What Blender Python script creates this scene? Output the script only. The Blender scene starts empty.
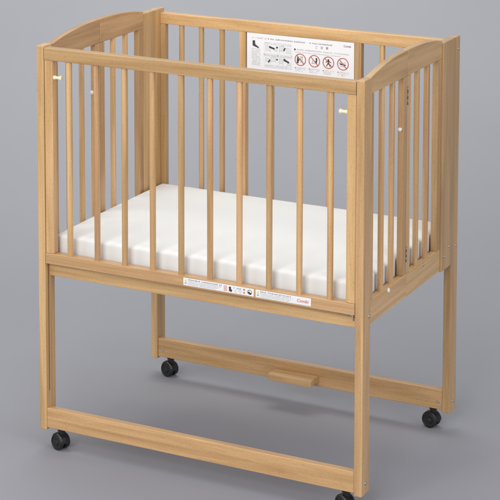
import bpy, bmesh, math, random
from mathutils import Vector, Matrix
random.seed(7)
S = bpy.context.scene
COL = S.collection

# ------------------------------------------------------------------ camera
ZB = 0.052                                   # underside of the posts above the floor (caster height)
cam_d = bpy.data.cameras.new("camera")
cam = bpy.data.objects.new("camera", cam_d); COL.objects.link(cam)
yaw, pit, roll = -0.47055, 0.104716, 0.001698
fw = Vector((math.sin(yaw)*math.cos(pit), math.cos(yaw)*math.cos(pit), -math.sin(pit)))
rt = Vector((math.cos(yaw), -math.sin(yaw), 0)); up = rt.cross(fw)
r2 = rt*math.cos(roll) + up*math.sin(roll); u2 = -rt*math.sin(roll) + up*math.cos(roll)
M = Matrix((r2, u2, -fw)).transposed().to_4x4()
M.translation = Vector((2.86772, -4.3416, 2.13396 + ZB))
cam.matrix_world = M
cam_d.sensor_width = 36; cam_d.sensor_fit = 'HORIZONTAL'
cam_d.lens = 1918.92/500*36
cam_d.shift_x = -0.0023; cam_d.shift_y = -0.77344
cam_d.clip_start = 0.05; cam_d.clip_end = 200
S.camera = cam

# ------------------------------------------------------------------ studio light
W = bpy.data.worlds.new("World"); S.world = W; W.use_nodes = True
bg = W.node_tree.nodes['Background']
bg.inputs[0].default_value = (0.93, 0.96, 1.0, 1); bg.inputs[1].default_value = 0.37

def area(name, loc, target, size, power, col, sy=None):
    d = bpy.data.lights.new(name, 'AREA'); d.energy = power; d.color = col
    d.shape = 'RECTANGLE'; d.size = size; d.size_y = sy or size
    o = bpy.data.objects.new(name, d); COL.objects.link(o); o.location = loc
    o.rotation_euler = (Vector(target)-Vector(loc)).to_track_quat('-Z', 'Y').to_euler()
    return o
area("overhead_softbox", (0.55, 0.45, 3.7), (0.45, 0.3, 0), 3.8, 44, (1, 0.99, 0.97), 3.4)
area("key_softbox", (0.75, -4.9, 3.0), (0.45, -0.4, 0.2), 3.3, 178, (1, 0.985, 0.96), 2.8)
area("left_softbox", (-2.3, -1.7, 2.7), (0.3, 0.2, 0.7), 2.2, 38, (1, 0.985, 0.93), 2.2)
area("right_softbox", (4.5, -0.9, 1.75), (0.6, 0.3, 0.5), 2.6, 55, (1, 0.97, 0.985), 2.6)
area("backdrop_softbox", (-0.8, 2.4, 4.8), (-1.9, 4.7, 2.5), 3.4, 160, (1.0, 1.0, 0.88), 1.5)

S.view_settings.view_transform = 'Standard'; S.view_settings.look = 'None'
S.view_settings.gamma = 1; S.view_settings.exposure = 0.08
S.render.engine = 'CYCLES'
S.render.resolution_x = S.render.resolution_y = 1024

# ------------------------------------------------------------------ materials
def new_mat(name):
    m = bpy.data.materials.new(name); m.use_nodes = True
    nt = m.node_tree; b = nt.nodes['Principled BSDF']
    return m, nt, b

def plain(name, col, rough=0.5, metal=0.0, noise=0.0, nscale=60, bump=0.0):
    m, nt, b = new_mat(name)
    b.inputs['Base Color'].default_value = (*col, 1); b.inputs['Roughness'].default_value = rough
    b.inputs['Metallic'].default_value = metal
    tc = nt.nodes.new('ShaderNodeTexCoord')
    n = nt.nodes.new('ShaderNodeTexNoise'); n.inputs['Scale'].default_value = nscale; n.inputs['Detail'].default_value = 4
    nt.links.new(tc.outputs['Object'], n.inputs['Vector'])
    if noise:
        mx = nt.nodes.new('ShaderNodeMix'); mx.data_type = 'RGBA'
        mx.inputs[6].default_value = (*[c*(1-noise) for c in col], 1); mx.inputs[7].default_value = (*[min(1, c*(1+noise)) for c in col], 1)
        nt.links.new(n.outputs['Fac'], mx.inputs[0]); nt.links.new(mx.outputs[2], b.inputs['Base Color'])
    if bump:
        bp = nt.nodes.new('ShaderNodeBump'); bp.inputs['Strength'].default_value = bump; bp.inputs['Distance'].default_value = 0.002
        nt.links.new(n.outputs['Fac'], bp.inputs['Height']); nt.links.new(bp.outputs['Normal'], b.inputs['Normal'])
    return m

def wood(axis):
    """lacquered beech, grain running along the given local axis"""
    m, nt, b = new_mat("beech_grain_" + axis)
    N, Lk = nt.nodes.new, nt.links.new
    tc = N('ShaderNodeTexCoord'); oi = N('ShaderNodeObjectInfo')
    off = N('ShaderNodeVectorMath'); off.operation = 'SCALE'; off.inputs[0].default_value = (7.3, 11.9, 5.1)
    Lk(oi.outputs['Random'], off.inputs['Scale'])
    add = N('ShaderNodeVectorMath'); add.operation = 'ADD'
    Lk(tc.outputs['Object'], add.inputs[0]); Lk(off.outputs[0], add.inputs[1])
    def mapped(cross, along):
        mp = N('ShaderNodeMapping')
        mp.inputs['Scale'].default_value = [along if a == axis else cross for a in 'XYZ']
        Lk(add.outputs[0], mp.inputs['Vector']); return mp
    def noise(cross, along, detail=3, rough=0.55, dist=0.0):
        n = N('ShaderNodeTexNoise'); n.inputs['Scale'].default_value = 1; n.inputs['Detail'].default_value = detail
        n.inputs['Roughness'].default_value = rough; n.inputs['Distortion'].default_value = dist
        Lk(mapped(cross, along).outputs[0], n.inputs['Vector']); return n
    def ramp(src, p0, c0, p1, c1):
        r = N('ShaderNodeValToRGB'); e = r.color_ramp.elements
        e[0].position = p0; e[0].color = (*c0, 1); e[1].position = p1; e[1].color = (*c1, 1)
        Lk(src, r.inputs[0]); return r
    def mix(kind, fac, a, bb):
        x = N('ShaderNodeMix'); x.data_type = 'RGBA'; x.blend_type = kind
        if isinstance(fac, float): x.inputs[0].default_value = fac
        else: Lk(fac, x.inputs[0])
        Lk(a, x.inputs[6]); Lk(bb, x.inputs[7]); return x.outputs[2]
    broad = noise(38, 2.2, 4, 0.55, 0.6)
    base = ramp(broad.outputs['Fac'], 0.3, WOOD_DARK, 0.72, WOOD_LIGHT).outputs[0]
    ring = noise(150, 3.0, 3, 0.6, 0.8)
    rr = ramp(ring.outputs['Fac'], 0.34, (0.89, 0.86, 0.82), 0.62, (1.04, 1.04, 1.04)).outputs[0]
    c = mix('MULTIPLY', 0.75, base, rr)
    fl = noise(850, 170, 1, 0.5)
    fr = ramp(fl.outputs['Fac'], 0.60, (1, 1, 1), 0.72, (0.66, 0.55, 0.44)).outputs[0]
    c = mix('MULTIPLY', 0.62, c, fr)
    # board to board: value and a little hue
    hs = N('ShaderNodeHueSaturation')
    mr = N('ShaderNodeMapRange'); mr.inputs['To Min'].default_value = 0.79; mr.inputs['To Max'].default_value = 1.12
    Lk(oi.outputs['Random'], mr.inputs['Value']); Lk(mr.outputs[0], hs.inputs['Value'])
    wn = N('ShaderNodeTexWhiteNoise'); wn.noise_dimensions = '1D'; Lk(oi.outputs['Random'], wn.inputs['W'])
    mh = N('ShaderNodeMapRange'); mh.inputs['To Min'].default_value = 0.4945; mh.inputs['To Max'].default_value = 0.503
    Lk(wn.outputs['Value'], mh.inputs['Value']); Lk(mh.outputs[0], hs.inputs['Hue'])
    Lk(c, hs.inputs['Color']); Lk(hs.outputs[0], b.inputs['Base Color'])
    b.inputs['Roughness'].default_value = 0.36
    b.inputs['Coat Weight'].default_value = 0.3; b.inputs['Coat Roughness'].default_value = 0.2
    bp = N('ShaderNodeBump'); bp.inputs['Strength'].default_value = 0.10; bp.inputs['Distance'].default_value = 0.001
    Lk(ring.outputs['Fac'], bp.inputs['Height']); Lk(bp.outputs['Normal'], b.inputs['Normal'])
    return m
WOOD_DARK = (0.470, 0.279, 0.119); WOOD_LIGHT = (0.718, 0.464, 0.229)
WX, WY, WZ = wood('X'), wood('Y'), wood('Z')
ENDG = plain("beech_end_grain", (0.60, 0.38, 0.19), 0.55, noise=0.12, nscale=300)
BLACK = plain("black_nylon", (0.009, 0.009, 0.010), 0.42, noise=0.2, nscale=200)
RUBBER = plain("black_tread", (0.012, 0.012, 0.013), 0.5, noise=0.2, nscale=200)
STEEL = plain("zinc_steel", (0.46, 0.46, 0.45), 0.32, 1.0, noise=0.1, nscale=300)
DARKSTEEL = plain("dark_hinge_steel", (0.34, 0.32, 0.29), 0.45, 1.0, noise=0.2, nscale=300)
CREAM = plain("cream_plastic", (0.86, 0.80, 0.56), 0.35, noise=0.03)
WHITEPL = plain("white_plastic", (0.85, 0.85, 0.83), 0.35, noise=0.03)
PAPER = plain("white_sign_plate", (0.84, 0.84, 0.86), 0.35, noise=0.02, nscale=30)
PAPERGREY = plain("grey_print", (0.72, 0.72, 0.74), 0.5, noise=0.02)
INK = plain("black_print", (0.05, 0.05, 0.055), 0.5, noise=0.1)
INKGREY = plain("fine_print", (0.44, 0.44, 0.46), 0.5, noise=0.1)
RED = plain("red_print", (0.50, 0.10, 0.06), 0.5, noise=0.05)
ORANGE = plain("orange_red_print", (0.70, 0.16, 0.05), 0.5, noise=0.05)
YELLOW = plain("yellow_print", (0.70, 0.68, 0.10), 0.5, noise=0.05)

def fabric():
    m, nt, b = new_mat("white_cotton")
    N, Lk = nt.nodes.new, nt.links.new
    b.inputs['Base Color'].default_value = (0.80, 0.815, 0.82, 1); b.inputs['Roughness'].default_value = 0.95
    b.inputs['Sheen Weight'].default_value = 0.15; b.inputs['Specular IOR Level'].default_value = 0.2
    tc = N('ShaderNodeTexCoord')
    n = N('ShaderNodeTexNoise'); n.inputs['Scale'].default_value = 9; n.inputs['Detail'].default_value = 3
    w = N('ShaderNodeTexNoise'); w.inputs['Scale'].default_value = 900; w.inputs['Detail'].default_value = 1
    Lk(tc.outputs['Object'], n.inputs['Vector']); Lk(tc.outputs['Object'], w.inputs['Vector'])
    b1 = N('ShaderNodeBump'); b1.inputs['Strength'].default_value = 0.12; b1.inputs['Distance'].default_value = 0.012
    b2 = N('ShaderNodeBump'); b2.inputs['Strength'].default_value = 0.25; b2.inputs['Distance'].default_value = 0.0006
    Lk(n.outputs['Fac'], b1.inputs['Height']); Lk(w.outputs['Fac'], b2.inputs['Height'])
    Lk(b1.outputs[0], b2.inputs['Normal']); Lk(b2.outputs[0], b.inputs['Normal'])
    return m
COTTON = fabric()

def paper_sweep():
    m, nt, b = new_mat("grey_backdrop_paper")
    N, Lk = nt.nodes.new, nt.links.new
    tc = N('ShaderNodeTexCoord')
    n = N('ShaderNodeTexNoise'); n.inputs['Scale'].default_value = 1.4; n.inputs['Detail'].default_value = 5
    g = N('ShaderNodeTexNoise'); g.inputs['Scale'].default_value = 420; g.inputs['Detail'].default_value = 2
    Lk(tc.outputs['Object'], n.inputs['Vector']); Lk(tc.outputs['Object'], g.inputs['Vector'])
    r = N('ShaderNodeValToRGB'); e = r.color_ramp.elements
    e[0].position = 0.3; e[0].color = (0.284, 0.288, 0.322, 1); e[1].position = 0.7; e[1].color = (0.299, 0.303, 0.339, 1)
    Lk(n.outputs['Fac'], r.inputs[0]); Lk(r.outputs[0], b.inputs['Base Color'])
    b.inputs['Roughness'].default_value = 0.75; b.inputs['Specular IOR Level'].default_value = 0.3
    bp = N('ShaderNodeBump'); bp.inputs['Strength'].default_value = 0.06; bp.inputs['Distance'].default_value = 0.0008
    Lk(g.outputs['Fac'], bp.inputs['Height']); Lk(bp.outputs[0], b.inputs['Normal'])
    return m
BACKDROP = paper_sweep()

# ------------------------------------------------------------------ helpers (all lengths in metres, heights from the posts' underside)
def link(name, bm, mats, parent=None, loc=(0, 0, 0), smooth=True, wn=True, up=None):
    me = bpy.data.meshes.new(name)
    bmesh.ops.recalc_face_normals(bm, faces=bm.faces)
    bm.to_mesh(me); bm.free()
    for m in (mats if isinstance(mats, (list, tuple)) else [mats]): me.materials.append(m)
    if smooth: me.polygons.foreach_set('use_smooth', [True]*len(me.polygons))
    o = bpy.data.objects.new(name, me); COL.objects.link(o)
    o.location = loc
    if parent:
        o.parent = parent
        bpy.context.view_layer.update()
        o.matrix_parent_inverse = parent.matrix_world.inverted()
    if wn and smooth:
        md = o.modifiers.new('wn', 'WEIGHTED_NORMAL'); md.keep_sharp = True
    return o

def bevel_all(bm, w, seg=3, angle=0.5):
    es = [e for e in bm.edges if len(e.link_faces) == 2 and e.calc_face_angle(0) > angle]
    if w > 0 and es:
        bmesh.ops.bevel(bm, geom=es, offset=w, segments=seg, profile=0.5, affect='EDGES', clamp_overlap=True)

def box_bm(sx, sy, sz, bev=0.0015, seg=3):
    bm = bmesh.new(); bmesh.ops.create_cube(bm, size=1)
    bmesh.ops.scale(bm, vec=(sx, sy, sz), verts=bm.verts)
    bevel_all(bm, bev, seg)
    return bm

def box(name, x0, x1, y0, y1, z0, z1, m, parent, bev=0.0015, seg=3):
    c = ((x0+x1)/2, (y0+y1)/2, (z0+z1)/2 + ZB)
    return link(name, box_bm(x1-x0, y1-y0, z1-z0, bev, seg), m, parent, c)

def prism_bm(poly, axis, a0, a1):
    """poly: 2-D outline in the two other axes, extruded along axis from a0 to a1"""
    bm = bmesh.new()
    def v(p, a):
        return {'X': (a, p[0], p[1]), 'Y': (p[0], a, p[1]), 'Z': (p[0], p[1], a)}[axis]
    lo = [bm.verts.new(v(p, a0)) for p in poly]; hi = [bm.verts.new(v(p, a1)) for p in poly]
    n = len(poly)
    bm.faces.new(lo); bm.faces.new(hi[::-1])
    for i in range(n): bm.faces.new((lo[i], lo[(i+1) % n], hi[(i+1) % n], hi[i]))
    bmesh.ops.recalc_face_normals(bm, faces=bm.faces)
    return bm

def cyl_into(bm, r, h, mtx, seg=24, r2=None):
    g = bmesh.ops.create_cone(bm, cap_ends=True, segments=seg, radius1=r, radius2=r if r2 is None else r2, depth=h, matrix=mtx)
    return g['verts']

def rot_to(d):
    return Vector((0, 0, 1)).rotation_difference(Vector(d)).to_matrix().to_4x4()

def lathe_bm(profile, seg=28, d=(0, 0, 1)):
    """profile (radius, height) turned round the direction d"""
    bm = bmesh.new(); rings = []
    R = rot_to(d)
    for r, h in profile:
        rings.append([bm.verts.new(R @ Vector((r*math.cos(2*math.pi*i/seg), r*math.sin(2*math.pi*i/seg), h))) for i in range(seg)])
    for a, b in zip(rings, rings[1:]):
        for i in range(seg): bm.faces.new((a[i], a[(i+1) % seg], b[(i+1) % seg], b[i]))
    bm.faces.new(rings[0][::-1]); bm.faces.new(rings[-1])
    return bm

def slat(cx, cy, z0, z1, parent, w=0.0162, d=0.0160):
    """a turned-edge bar: rounded square section, seated in its rails"""
    z0 -= 0.004; z1 += 0.004
    pts = []; r = min(w, d)*0.46
    for k, (qx, qy) in enumerate(((1, 1), (-1, 1), (-1, -1), (1, -1))):
        for i in range(7):
            a = math.pi/2*k + math.pi/2*i/6
            pts.append((qx*(w/2-r) + r*math.cos(a), qy*(d/2-r) + r*math.sin(a)))
    bm = prism_bm(pts, 'Z', -(z1-z0)/2, (z1-z0)/2)
    return link('slat', bm, WZ, parent, (cx, cy, (z0+z1)/2 + ZB))

def screw(loc, d, parent, r=0.0046, m=None, name='screw', h=0.002):
    prof = [(r*0.35, -0.002), (r, -0.002), (r, h*0.4), (r*0.82, h), (r*0.45, h), (r*0.36, h*0.1)]
    return link(name, lathe_bm(prof, 18, d), m or STEEL, parent, (loc[0], loc[1], loc[2] + ZB), wn=False)

# ------------------------------------------------------------------ the sweep of backdrop paper (floor and background in one sheet)
def sweep():
    f = Vector((math.sin(yaw), math.cos(yaw), 0)); r = Vector((math.cos(yaw), -math.sin(yaw), 0))
    c = Vector((0.49, 0.33, 0))
    prof = [(-7.5, 0), (-3, 0), (0, 0), (1.2, 0)]
    R = 2.6; s0 = 1.5
    for i in range(0, 33):
        a = math.pi/2*i/32*0.96
        prof.append((s0 + R*math.sin(a), R - R*math.cos(a)))
    e = prof[-1]; prof.append((e[0]+0.2, e[1]+3.5))
    bm = bmesh.new(); rows = []
    for s, z in prof:
        rows.append([bm.verts.new(c + f*s + r*t + Vector((0, 0, z))) for t in (-7, -3, 0, 3, 7)])
    for a, b in zip(rows, rows[1:]):
        for i in range(4): bm.faces.new((a[i], a[i+1], b[i+1], b[i]))
    o = link('floor', bm, BACKDROP, wn=False)
    o['kind'] = 'structure'
    return o
sweep()

# ------------------------------------------------------------------ the cot
L, D, H = 0.98, 0.671, 1.0887
TX, TY, TB = 0.0227, 0.0487, 0.1266
crib = bpy.data.objects.new('baby_crib', None); COL.objects.link(crib)
crib.location = (L/2, D/2, 0); crib.empty_display_size = 0.2
crib['label'] = "natural beech baby crib with slatted sides, arched end rails and black casters"
crib['category'] = "crib"
bpy.context.view_layer.update()

# --- corner posts: the front ones plain, the rear ones widened above the bed rail
def front_post(x0, inner):
    bm = box_bm(TX, TY, H, 0.0028, 4)
    o = link('corner_post', bm, WZ, crib, (x0+TX/2, TY/2, H/2+ZB))
    # groove the drop side slides in
    cut = link('groove_cutter', box_bm(0.016, 0.0075, 0.50, 0), WZ, None, (inner, 0.0175, 0.11+0.25+ZB), smooth=False)
    b = o.modifiers.new('groove', 'BOOLEAN'); b.object = cut; b.operation = 'DIFFERENCE'; b.solver = 'EXACT'
    o.modifiers.move(1, 0)
    bpy.context.view_layer.update()
    dg = bpy.context.evaluated_depsgraph_get()
    me = bpy.data.meshes.new_from_object(o.evaluated_get(dg))
    o.modifiers.clear(); o.data = me; me.name = 'corner_post'
    bpy.data.objects.remove(cut)
    return o
p_fl = front_post(0, TX); p_fr = front_post(L-TX, L-TX)
def rear_post(x0):
    zc = 0.438
    poly = [(D-TY, 0), (D, 0), (D, H), (D-TB, H), (D-TB, zc), (D-TY, zc)]
    bm = prism_bm([(a-(D-TB/2), b-H/2) for a, b in poly], 'X', -TX/2, TX/2)
    bevel_all(bm, 0.0022, 3)
    return link('corner_post', bm, WZ, crib, (x0+TX/2, D-TB/2, H/2+ZB))
p_bl = rear_post(0); p_br = rear_post(L-TX)
for loc in ((L, 0.039, 0.469), (L, 0.024, 0.030)): screw(loc, (1, 0, 0), p_fr)
for loc in ((L, 0.603, 0.497), (L, 0.657, 0.485), (L, 0.565, 0.478), (L, 0.647, 0.030), (L, 0.657, 1.053)): screw(loc, (1, 0, 0), p_br, 0.0038)
for loc in ((0, 0.039, 0.469), (0, 0.024, 0.030)): screw(loc, (-1, 0, 0), p_fl)
for loc in ((0, 0.603, 0.497), (0, 0.657, 0.485), (0, 0.647, 0.030)): screw(loc, (-1, 0, 0), p_bl, 0.0038)

# --- drop side at the front
G0, G1 = TX+0.0010, L-TX-0.0010
top_rail = box('top_rail', G0, G1, 0.0005, 0.0255, 1.050, 1.0845, WX, crib, 0.0022)
low_rail = box('bottom_rail', G0, G1, 0.0005, 0.0265, 0.4785, 0.508, WX, crib, 0.0018)
for x0 in (G0, G1-0.0262):
    st = box('stile', x0, x0+0.0262, 0.003, 0.0265, 0.508, 1.050, WZ, crib, 0.002)
    s = 1 if x0 == G0 else -1
    xk = x0+0.0262 if s == 1 else x0
    prof = [(0.0060, -0.003), (0.0060, 0.003), (0.0046, 0.0055), (0.0042, 0.012), (0.0046, 0.0165), (0.0062, 0.0185), (0.0064, 0.0225), (0.0056, 0.0243), (0.0025, 0.0248)]
    link('knob', lathe_bm(prof, 20, (s, 0, 0)), CREAM, st, (xk, 0.012, 1.002+ZB), wn=False)
for i in range(10): slat(0.49+(i-4.5)*0.0871, 0.0122, 0.508, 1.050, crib)
# fixed rail under the drop side
fixed_rail = box('fixed_rail', TX, L-TX, 0.020, 0.041, 0.4395, 0.4725, WX, crib, 0.0015)
# spring latch of the drop side
def tube_bm(pts, r, seg=8):
    bm = bmesh.new(); rings = []
    P = [Vector(p) for p in pts]
    for i, p in enumerate(P):
        t = (P[min(i+1, len(P)-1)]-P[max(i-1, 0)]).normalized()
        R = rot_to(t)
        rings.append([bm.verts.new(p + R @ Vector((r*math.cos(2*math.pi*k/seg), r*math.sin(2*math.pi*k/seg), 0))) for k in range(seg)])
    for a, b in zip(rings, rings[1:]):
        for k in range(seg): bm.faces.new((a[k], a[(k+1) % seg], b[(k+1) % seg], b[k]))
    bm.faces.new(rings[0][::-1]); bm.faces.new(rings[-1])
    return bm
lx, ly, lz = 0.925, 0.0105, 0.4735
latch = link('latch', tube_bm([(-0.030, 0.006, 0.0015), (-0.010, 0.0, 0.0015), (0.004, 0, 0.001), (0.012, 0, 0.0015), (0.020, 0, 0.0015), (0.0235, 0, -0.002), (0.0245, 0, -0.008), (0.0240, 0, -0.012)], 0.0018), STEEL, fixed_rail, (lx, ly, lz+ZB), wn=False)
link('latch_pin', lathe_bm([(0.0035, -0.009), (0.0035, 0.0), (0.003, 0.0015), (0.001, 0.002)], 14, (0, -1, 0)), DARKSTEEL, fixed_rail, (lx+0.010, ly+0.002, lz+ZB+0.001), wn=False)

# --- back side
box('top_rail', TX, L-TX, 0.644, 0.667, 1.0425, 1.0765, WX, crib, 0.002)
box('bottom_rail', TX, L-TX, 0.644, 0.667, 0.452, 0.504, WX, crib, 0.002)
for xc, w in ((TX+0.009, 0.0175), (0.303, 0.022), (0.677, 0.022), (L-TX-0.009, 0.0175)):
    box('stile', xc-w/2, xc+w/2, 0.6445, 0.6645, 0.504, 1.0425, WZ, crib, 0.0015)
for xc in (0.0925, 0.160, 0.2305, 0.396, 0.49, 0.584, 0.7495, 0.82, 0.8875):
    slat(xc, 0.6545, 0.504, 1.0425, crib, 0.0160, 0.0150)

# --- folding ends: each a front and a rear half, hinged at the middle
YM = 0.297
def arch_z(y):
    return 1.1145 - 0.0275*(abs(y-0.315)/0.265)**2.3
def half_arch(x0, x1, y0, y1):
    n = 18
    poly = [(y0, 1.0445), (y1, 1.0445)] + [(y1+(y0-y1)*i/n, arch_z(y1+(y0-y1)*i/n)) for i in range(n+1)]
    cy = (y0+y1)/2
    bm = prism_bm([(a-cy, b-1.08) for a, b in poly], 'X', -(x1-x0)/2, (x1-x0)/2)
    bevel_all(bm, 0.0022, 3)
    return link('arched_rail', bm, WY, crib, ((x0+x1)/2, cy, 1.08+ZB))
for side in (0, 1):
    sx = (lambda a, b: (a, b)) if side else (lambda a, b: (L-b, L-a))
    x0, x1 = sx(0.9575, 0.9755); xs0, xs1 = sx(0.9572, 0.9748)
    xm = (x0+x1)/2; out = 1 if side else -1
    halves = ((TY+0.0005, YM-0.0006), (YM+0.0006, D-TB-0.0005))
    for k, (y0, y1) in enumerate(halves):
        half_arch(x0, x1, y0, y1)
        r = box('side_rail', x0, x1, y0, y1, 0.441, 0.5045, WY, crib, 0.0014)
        xo = x1 if side else x0
        if k == 0: screw((xo, 0.176, 0.496), (out, 0, 0), r, 0.0062, WHITEPL, 'screw_cap', 0.003)
        else: screw((xo, 0.419, 0.495), (out, 0, 0), r, 0.0036)
    def stile(y0, y1): return box('stile', xs0, xs1, y0, y1, 0.5045, 1.0445, WZ, crib, 0.0018)
    stile(TY+0.0005, 0.074)
    c1 = stile(0.2725, YM-0.0008); c2 = stile(YM+0.0008, 0.3215)
    stile(0.517, D-TB-0.0005)
    # stop peg on the front edge of the middle stile
    link('stop_peg', lathe_bm([(0.0035, -0.002), (0.0035, 0.004), (0.0052, 0.0045), (0.0056, 0.0075), (0.0047, 0.009), (0.002, 0.0095)], 6 if side else 18, (0, -1, 0)), WHITEPL, c1, (xm, 0.2725, 0.905+ZB), wn=False, smooth=not side)
    # butt hinges let into the joint
    for z0, z1 in ((0.966, 1.016), (0.538, 0.580)):
        bm = bmesh.new()
        xh = xs1 if side else xs0
        n = 3; h = (z1-z0)/n
        for i in range(n):
            cyl_into(bm, 0.0014 if i % 2 else 0.0015, h*0.985, Matrix.Translation((0, 0, -(z1-z0)/2 + h*(i+0.5))), 12)
        link('hinge', bm, DARKSTEEL, c1, (xh+out*0.0006, YM, (z0+z1)/2+ZB), wn=False)
    for yc in (0.1415, 0.2100, 0.3815, 0.4515): slat(xm, yc, 0.5045, 1.0445, crib, 0.0150, 0.0162)

# --- bed board under the mattress
box('bed_board', TX+0.0002, L-TX-0.0002, 0.0500, 0.6435, 0.4728, 0.4862, WX, crib, 0.001)

# --- stretchers between the legs
fs = box('stretcher', TX, L-TX, 0.0015, 0.0215, 0.0075, 0.0645, WX, crib, 0.002)
bs = box('stretcher', TX, L-TX, 0.6250, 0.6470, 0.0065, 0.0645, WX, crib, 0.002)
for x in (0.0375, 0.9445): screw((x, 0.6250, 0.029), (0, -1, 0), bs, 0.0042)
box('foot_block', 0.426, 0.567, 0.5725, 0.6248, 0.0205, 0.0405, [WX, ENDG], crib, 0.0015)

# --- casters: stem, hood and two wheels each
def caster(cx, cy, ang):
    R = 0.0215; w = 0.0145; gap = 0.0075
    a = Vector((math.cos(ang), math.sin(ang), 0))            # axle
    f = Vector((-a.y, a.x, 0))                              # trailing direction
    cz = R + 0.0004
    root_z = ZB + 0.0065
    # body: plate, stem and hood in one piece
    bm = bmesh.new()
    top = root_z
    st = Vector((cx, cy, 0)) - f*0.006                       # stem stands ahead of the axle
    cyl_into(bm, 0.0120, 0.004, Matrix.Translation((0, 0, top-0.002)), 20)
    cyl_into(bm, 0.0085, top-cz+0.004, Matrix.Translation((0, 0, (top+cz)/2-0.002)), 16)
    # hood: arc over the wheels
    n = 12; hw = w*0.80 + gap/2; rows = []
    for i in range(n+1):
        t = math.radians(-28 + 205*i/n)
        row = []
        for rr, ss in ((R+0.0008, -hw), (R+0.0042, -hw*0.80), (R+0.0052, 0), (R+0.0042, hw*0.80), (R+0.0008, hw), (R-0.002, hw*0.98), (R-0.002, -hw*0.98)):
            p = f*(0.006 + rr*math.cos(t)) + a*ss
            row.append(bm.verts.new((p.x, p.y, cz + rr*math.sin(t))))
        rows.append(row)
    for r0, r1 in zip(rows, rows[1:]):
        for i in range(7): bm.faces.new((r0[i], r0[(i+1) % 7], r1[(i+1) % 7], r1[i]))
    bm.faces.new(rows[0][::-1]); bm.faces.new(rows[-1])
    # central web and axle
    mt = Matrix.Translation(f*0.006 + Vector((0, 0, cz))) @ rot_to(a)
    cyl_into(bm, R*0.72, gap*0.9, mt, 24); cyl_into(bm, 0.004, 2*w+gap, mt, 12)
    body = link('caster', bm, BLACK, crib, (st.x, st.y, 0), wn=False, smooth=False)
    for s in (-1, 1):
        prof = [(0.0045, 0.0), (R*0.80, 0.0), (R*0.95, 0.0006), (R, 0.003), (R, w-0.003), (R*0.95, w-0.0005), (R*0.86, w), (R*0.80, w-0.0022), (R*0.46, w-0.0030), (R*0.40, w-0.0005), (R*0.30, w+0.0004), (R*0.12, w+0.0008)]
        bw = lathe_bm(prof, 32, a*s)
        c = Vector((cx, cy, cz)) + a*s*gap/2
        wl = link('wheel', bw, [RUBBER], body, c, wn=False)
        # low ribs on the visible disc
        wl.data.set_sharp_from_angle(angle=math.radians(35))
    return body
caster(0.0580, 0.0160, math.radians(70))
caster(0.9270, 0.0150, math.radians(66))
caster(0.9210, 0.6360, math.radians(80))
caster(0.0580, 0.6360, math.radians(72))

# ------------------------------------------------------------------ printed plate and stickers
class Print:
    """flat printing: polygons on the plane (u right, v down from the top-left corner), each a hair proud of the sheet"""
    def __init__(s): s.bm = bmesh.new(); s.lv = 0
    def poly(s, pts, m=0, lift=0.0):
        vs = [s.bm.verts.new((u, -0.0001*0 - lift, -v)) for u, v in pts]
        f = s.bm.faces.new(vs); f.material_index = m; return f
    def rect(s, u, v, w, h, m=0, rot=0.0, lift=0.0):
        c, n = math.cos(rot), math.sin(rot)
        s.poly([(u+w/2*a*c-h/2*b*n, v+w/2*a*n+h/2*b*c) for a, b in ((-1, -1), (1, -1), (1, 1), (-1, 1))], m, lift)
    def ring(s, u, v, r0, r1, m=0, lift=0.0, n=40):
        for i in range(n):
            a, b = 2*math.pi*i/n, 2*math.pi*(i+1)/n
            s.poly([(u+r0*math.cos(a), v+r0*math.sin(a)), (u+r1*math.cos(a), v+r1*math.sin(a)), (u+r1*math.cos(b), v+r1*math.sin(b)), (u+r0*math.cos(b), v+r0*math.sin(b))], m, lift)
    def disc(s, u, v, r, m=0, lift=0.0, n=18, k=1.0):
        s.poly([(u+r*math.cos(2*math.pi*i/n), v+k*r*math.sin(2*math.pi*i/n)) for i in range(n)], m, lift)
    def glyphs(s, u0, u1, v, h, m=0, fill=0.9):
        """one line of print too small to read: little upright and crossing strokes, character by character"""
        u = u0; cw = h*1.02
        while u + cw*0.8 < u1:
            if random.random() < fill:
                k = random.randint(2, 3)
                for _ in range(k):
                    s.rect(u+cw*0.42, v+random.uniform(-0.42, 0.42)*h, cw*random.uniform(0.45, 0.8), h*0.14, m)
                for _ in range(random.randint(1, 2)):
                    s.rect(u+cw*random.uniform(0.15, 0.7), v, h*0.14, h*random.uniform(0.6, 0.95), m, lift=0.00004)
            u += cw
    def text(s, txt, u, v, h, m=0, align='LEFT', shear=0.0, bold=0.0):
        cu = bpy.data.curves.new('t', 'FONT'); cu.body = txt; cu.size = h; cu.align_x = align; cu.align_y = 'CENTER'; cu.shear = shear; cu.offset = bold
        o = bpy.data.objects.new('t', cu); COL.objects.link(o); bpy.context.view_layer.update()
        me = bpy.data.meshes.new_from_object(o.evaluated_get(bpy.context.evaluated_depsgraph_get()))
        for p in me.polygons:
            q = [me.vertices[i].co for i in p.vertices]
            try: s.poly([(u+c.x, v-c.y) for c in q], m)
            except ValueError: pass
        bpy.data.objects.remove(o); bpy.data.curves.remove(cu); bpy.data.meshes.remove(me)
    def build(s, name, mats, parent, loc):
        for f in s.bm.faces:
            f.normal_update()
            if f.normal.y > 0: f.normal_flip()
        me = bpy.data.meshes.new(name); s.bm.to_mesh(me); s.bm.free()
        for m in mats: me.materials.append(m)
        o = bpy.data.objects.new(name, me); COL.objects.link(o); o.location = loc
        o.parent = parent; bpy.context.view_layer.update(); o.matrix_parent_inverse = parent.matrix_world.inverted()
        return o

PX0, PX1, PZ0, PZ1, PY = 0.3185, 0.6655, 0.9335, 1.0420, 0.6445
plate = box('warning_plate', PX0, PX1, PY, PY+0.004, PZ0, PZ1, PAPER, crib, 0.0006, 2)
PWID, PHGT = PX1-PX0, PZ1-PZ0
org = (PX0, PY-0.0006, PZ1+ZB)
U = lambda u: u*PWID
V = lambda v: v*PHGT
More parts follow.
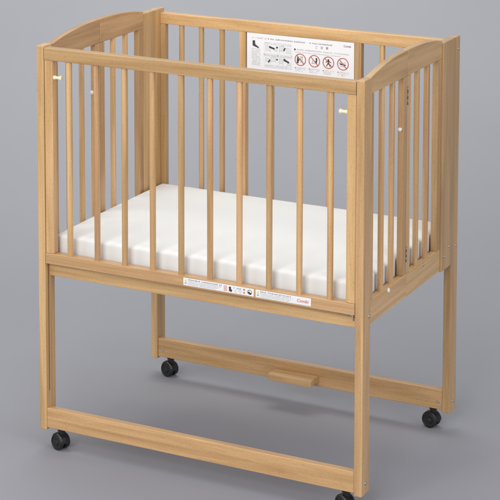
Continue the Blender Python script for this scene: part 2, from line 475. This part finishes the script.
# lettering
t = Print()
t.glyphs(U(.045), U(.20), V(.125), .0042, 1); t.glyphs(U(.20), U(.56), V(.125), .0040, 0, 0.95); t.glyphs(U(.59), U(.80), V(.125), .0040, 0, 0.9)
t.text("Combi", U(.905), V(.115), .0085, 0)
for k, ch in enumerate("ご注意"): t.text(ch, U(.655+.049*k), V(.225), .0085, 0, 'CENTER')
t.rect(U(.455), V(.335), .005, .005, 0)
t.glyphs(U(.475), U(.965), V(.335), .0043, 1); t.glyphs(U(.455), U(.88), V(.405), .0028, 1, .9)
for k in range(12): t.glyphs(U(.045), U(.135), V(.43+.04*k), .0026, 1, .9)
for k in range(4): t.glyphs(U(.165), U(.425), V(.225+.035*(k % 2)+.33*(k//2)), .0025, 1, .9)
for k in range(2): t.glyphs(U(.165), U(.425), V(.855+.04*k), .0026, 1, .9)
for k, u in enumerate((.506, .636, .766, .899)):
    t.rect(U(u-.046), V(.835), .003, .003, 2)
    t.glyphs(U(u-.036), U(u+.055), V(.832), .0028, 1, .95); t.glyphs(U(u-.046), U(u+.050), V(.875), .0026, 1, .9); t.glyphs(U(u-.046), U(u+.030), V(.918), .0024, 2 if k > 1 else 1, .8)
t.build('lettering', [INK, INKGREY, RED], plate, org)
# assembly diagrams
d = Print()
d.poly([(U(.055), V(.20)), (U(.078), V(.20)), (U(.080), V(.30)), (U(.118), V(.385)), (U(.112), V(.405)), (U(.055), V(.345))], 0)
def line(a, b, w=.0009, m=1):
    (u0, v0), (u1, v1) = (U(a[0]), V(a[1])), (U(b[0]), V(b[1]))
    d.rect((u0+u1)/2, (v0+v1)/2, math.hypot(u1-u0, v1-v0), w, m, math.atan2(v1-v0, u1-u0))
for oy in (0, .40):
    for a, b in (((.165, .30), (.425, .30)), ((.165, .60), (.425, .60)), ((.165, .30), (.165, .60)), ((.425, .30), (.425, .60)), ((.295, .30), (.295, .60))):
        line((a[0], a[1]-.02+oy*.62), (b[0], b[1]-.02+oy*.62), .0006, 2)
d.rect(U(.238), V(.36), .0185, .0056, 0, .28); d.rect(U(.287), V(.335), .0055, .0050, 0)
d.rect(U(.357), V(.37), .0100, .0042, 0, -1.05)
d.rect(U(.213), V(.73), .0100, .0042, 0, -1.05); d.rect(U(.287), V(.67), .0055, .0045, 0)
d.rect(U(.375), V(.69), .0190, .0056, 0, .38); d.rect(U(.358), V(.655), .006, .006, 0, .38, .00005)
def sketch(u, v, w, h, n, flip=1):
    """line drawing of the folding frame: two leaning side frames with bars"""
    q = .18*flip
    A, B, Cc, Dd = (u, v), (u+w, v+h*q), (u+w, v+h+h*q), (u, v+h)
    for a, b in ((A, B), (B, Cc), (Cc, Dd), (Dd, A)): line(a, b, .00065)
    for i in range(1, n):
        t = i/n; line((u+w*t, v+h*q*t), (u+w*t, v+h+h*q*t), .00045)
    for a in (A, B):
        line((a[0], a[1]+h), (a[0], a[1]+h*1.35), .0006)
sketch(.180, .305, .045, .13, 5); sketch(.262, .375, .024, .07, 3, -1)
sketch(.310, .300, .040, .14, 5, -1); sketch(.375, .320, .038, .13, 4)
sketch(.225, .625, .048, .12, 5, -1); sketch(.180, .640, .028, .10, 3)
sketch(.310, .620, .034, .13, 4); sketch(.385, .745, .030, .06, 3, -1)
d.build('assembly_diagram', [INK, INKGREY, PAPERGREY], plate, org)
# four prohibition signs
for k, u in enumerate((.506, .636, .766, .899)):
    q = Print(); cu, cv, r = U(u), V(.605), .0182
    q.ring(cu, cv, r*0.87, r, 0, .0001)
    q.rect(cu, cv, 2*r*0.93, r*0.13, 0, math.radians(47), .00014)
    R_ = lambda a, b, w, h, m, ro=0: q.rect(cu+a*r, cv+b*r, w*r, h*r, m, ro)
    if k == 0:      # small figure reaching over the side
        q.disc(cu-.42*r, cv-.28*r, .16*r, 1); R_(-.45, .22, .30, .75, 1, .05); R_(-.2, .05, .45, .14, 1, -.5)
        R_(.32, -.1, .10, .8, 2); R_(.10, -.15, .10, .7, 2); R_(.2, -.5, .55, .10, 2, .2); R_(.2, .35, .6, .10, 2)
    elif k == 1:
        q.disc(cu+.36*r, cv-.42*r, .15*r, 1); R_(.36, .02, .24, .70, 1, .15); R_(.16, .08, .36, .12, 1, .6)
        R_(-.2, .35, .7, .10, 2); R_(-.3, .1, .10, .5, 2)
    elif k == 2:
        q.disc(cu, cv-.42*r, .16*r, 1); R_(0, 0, .28, .6, 1); R_(-.28, -.12, .46, .12, 1, -.5); R_(.28, -.12, .46, .12, 1, .5)
        R_(-.22, .40, .13, .5, 1, .5); R_(.22, .40, .13, .5, 1, -.5)
    else:
        R_(0, .08, .95, .20, 1, .12); q.disc(cu-.5*r, cv-.08*r, .17*r, 2); R_(.25, -.22, .5, .10, 2, -.2); R_(.0, .38, .9, .10, 2, .05)
    q.build('prohibition_sign', [RED, INK, INKGREY], plate, org)

def sticker(x0, x1, kind):
    z0, z1, y = 0.4840, 0.5045, 0.0005-0.0004
    st = box('sticker', x0, x1, y, y+0.0006, z0, z1, PAPER, low_rail, 0.0, 1)
    p = Print(); h = z1-z0; w = x1-x0
    p.poly([(.004, h*.50), (.0105, h*.50), (.00725, h*.14)], 3); p.rect(.007, h*.70, .006, h*.20, 1)
    if kind == 0:
        p.glyphs(.014, .118, h*.22, .0040, 0, .95)
        for k in range(3): p.glyphs(.014, .116-.008*k, h*(.45+.19*k), .0029, 1, .95)
        p.rect(.1225, h*.5, .0012, h*.66, 2); p.rect(.1300, h*.5, .0012, h*.66, 2); p.rect(.1262, h*.20, .007, h*.07, 2); p.rect(.1262, h*.80, .007, h*.07, 2); p.rect(.1262, h*.5, .0035, h*.35, 1)
        p.disc(.1400, h*.35, .0036, 0); p.rect(.1415, h*.66, .009, h*.34, 0, .3)
        p.glyphs(.150, .176, h*.28, .0040, 0, .9); p.glyphs(.150, .176, h*.55, .0034, 1, .9); p.glyphs(.150, .176, h*.80, .0034, 1, .8)
        p.rect(.1815, h*.30, .0055, h*.22, 2); p.rect(.1815, h*.70, .0050, h*.20, 2)
        p.ring(.198, h*.5, .0052, .0066, 0); p.rect(.198, h*.62, .010, h*.24, 0, .5)
    else:
        p.glyphs(.014, .108, h*.22, .0040, 0, .95)
        for k in range(3): p.glyphs(.014, .110-.006*k, h*(.45+.19*k), .0029, 1, .95)
        p.text("Combi", .1190, h*.52, .0120, 2, 'LEFT', .18, .00022)
    p.build('print', [INK, INKGREY, ORANGE, YELLOW], st, (x0, y-0.0002, z1+ZB))
    return st
sticker(0.4590, 0.6690, 0); sticker(0.6745, 0.8340, 1)

# ------------------------------------------------------------------ mattress
def mattress():
    x0, x1, y0, y1, z0, z1 = 0.031, 0.949, 0.043, 0.636, 0.4865, 0.553
    sx, sy, sz = x1-x0, y1-y0, z1-z0
    bm = bmesh.new(); bmesh.ops.create_cube(bm, size=1)
    bmesh.ops.scale(bm, vec=(sx, sy, sz), verts=bm.verts)
    bevel_all(bm, 0.010, 5)
    for ax in range(3):
        n, s = ((46, sx), (30, sy), (4, sz))[ax]
        for i in range(1, n):
            co = Vector((0, 0, 0)); co[ax] = -s/2 + s*i/n
            no = Vector((0, 0, 0)); no[ax] = 1
            bmesh.ops.bisect_plane(bm, geom=bm.verts[:]+bm.edges[:]+bm.faces[:], plane_co=co, plane_no=no)
    for v in bm.verts:
        a, b = v.co.x/sx*2, v.co.y/sy*2
        edge = max(0, min(1, (1-abs(a))*5))*max(0, min(1, (1-abs(b))*4))
        if v.co.z > 0:
            v.co.z += 0.004*edge - 0.0022*(1-edge)*0.5 + 0.0006*math.sin(4*a+2*b)*math.cos(3*b-a)
        if abs(v.co.z) < sz*0.45:
            k = 0.0005*math.sin(v.co.x*9+v.co.y*7) + 0.003
            if abs(b) > 0.93: v.co.y += math.copysign(k, b)
            if abs(a) > 0.95: v.co.x += math.copysign(k, a)
    o = link('mattress', bm, COTTON, None, ((x0+x1)/2, (y0+y1)/2, (z0+z1)/2+ZB), wn=False)
    o['label'] = "plain white cotton mattress lying on the bed board inside the crib"
    o['category'] = "mattress"
    return o
mattress()
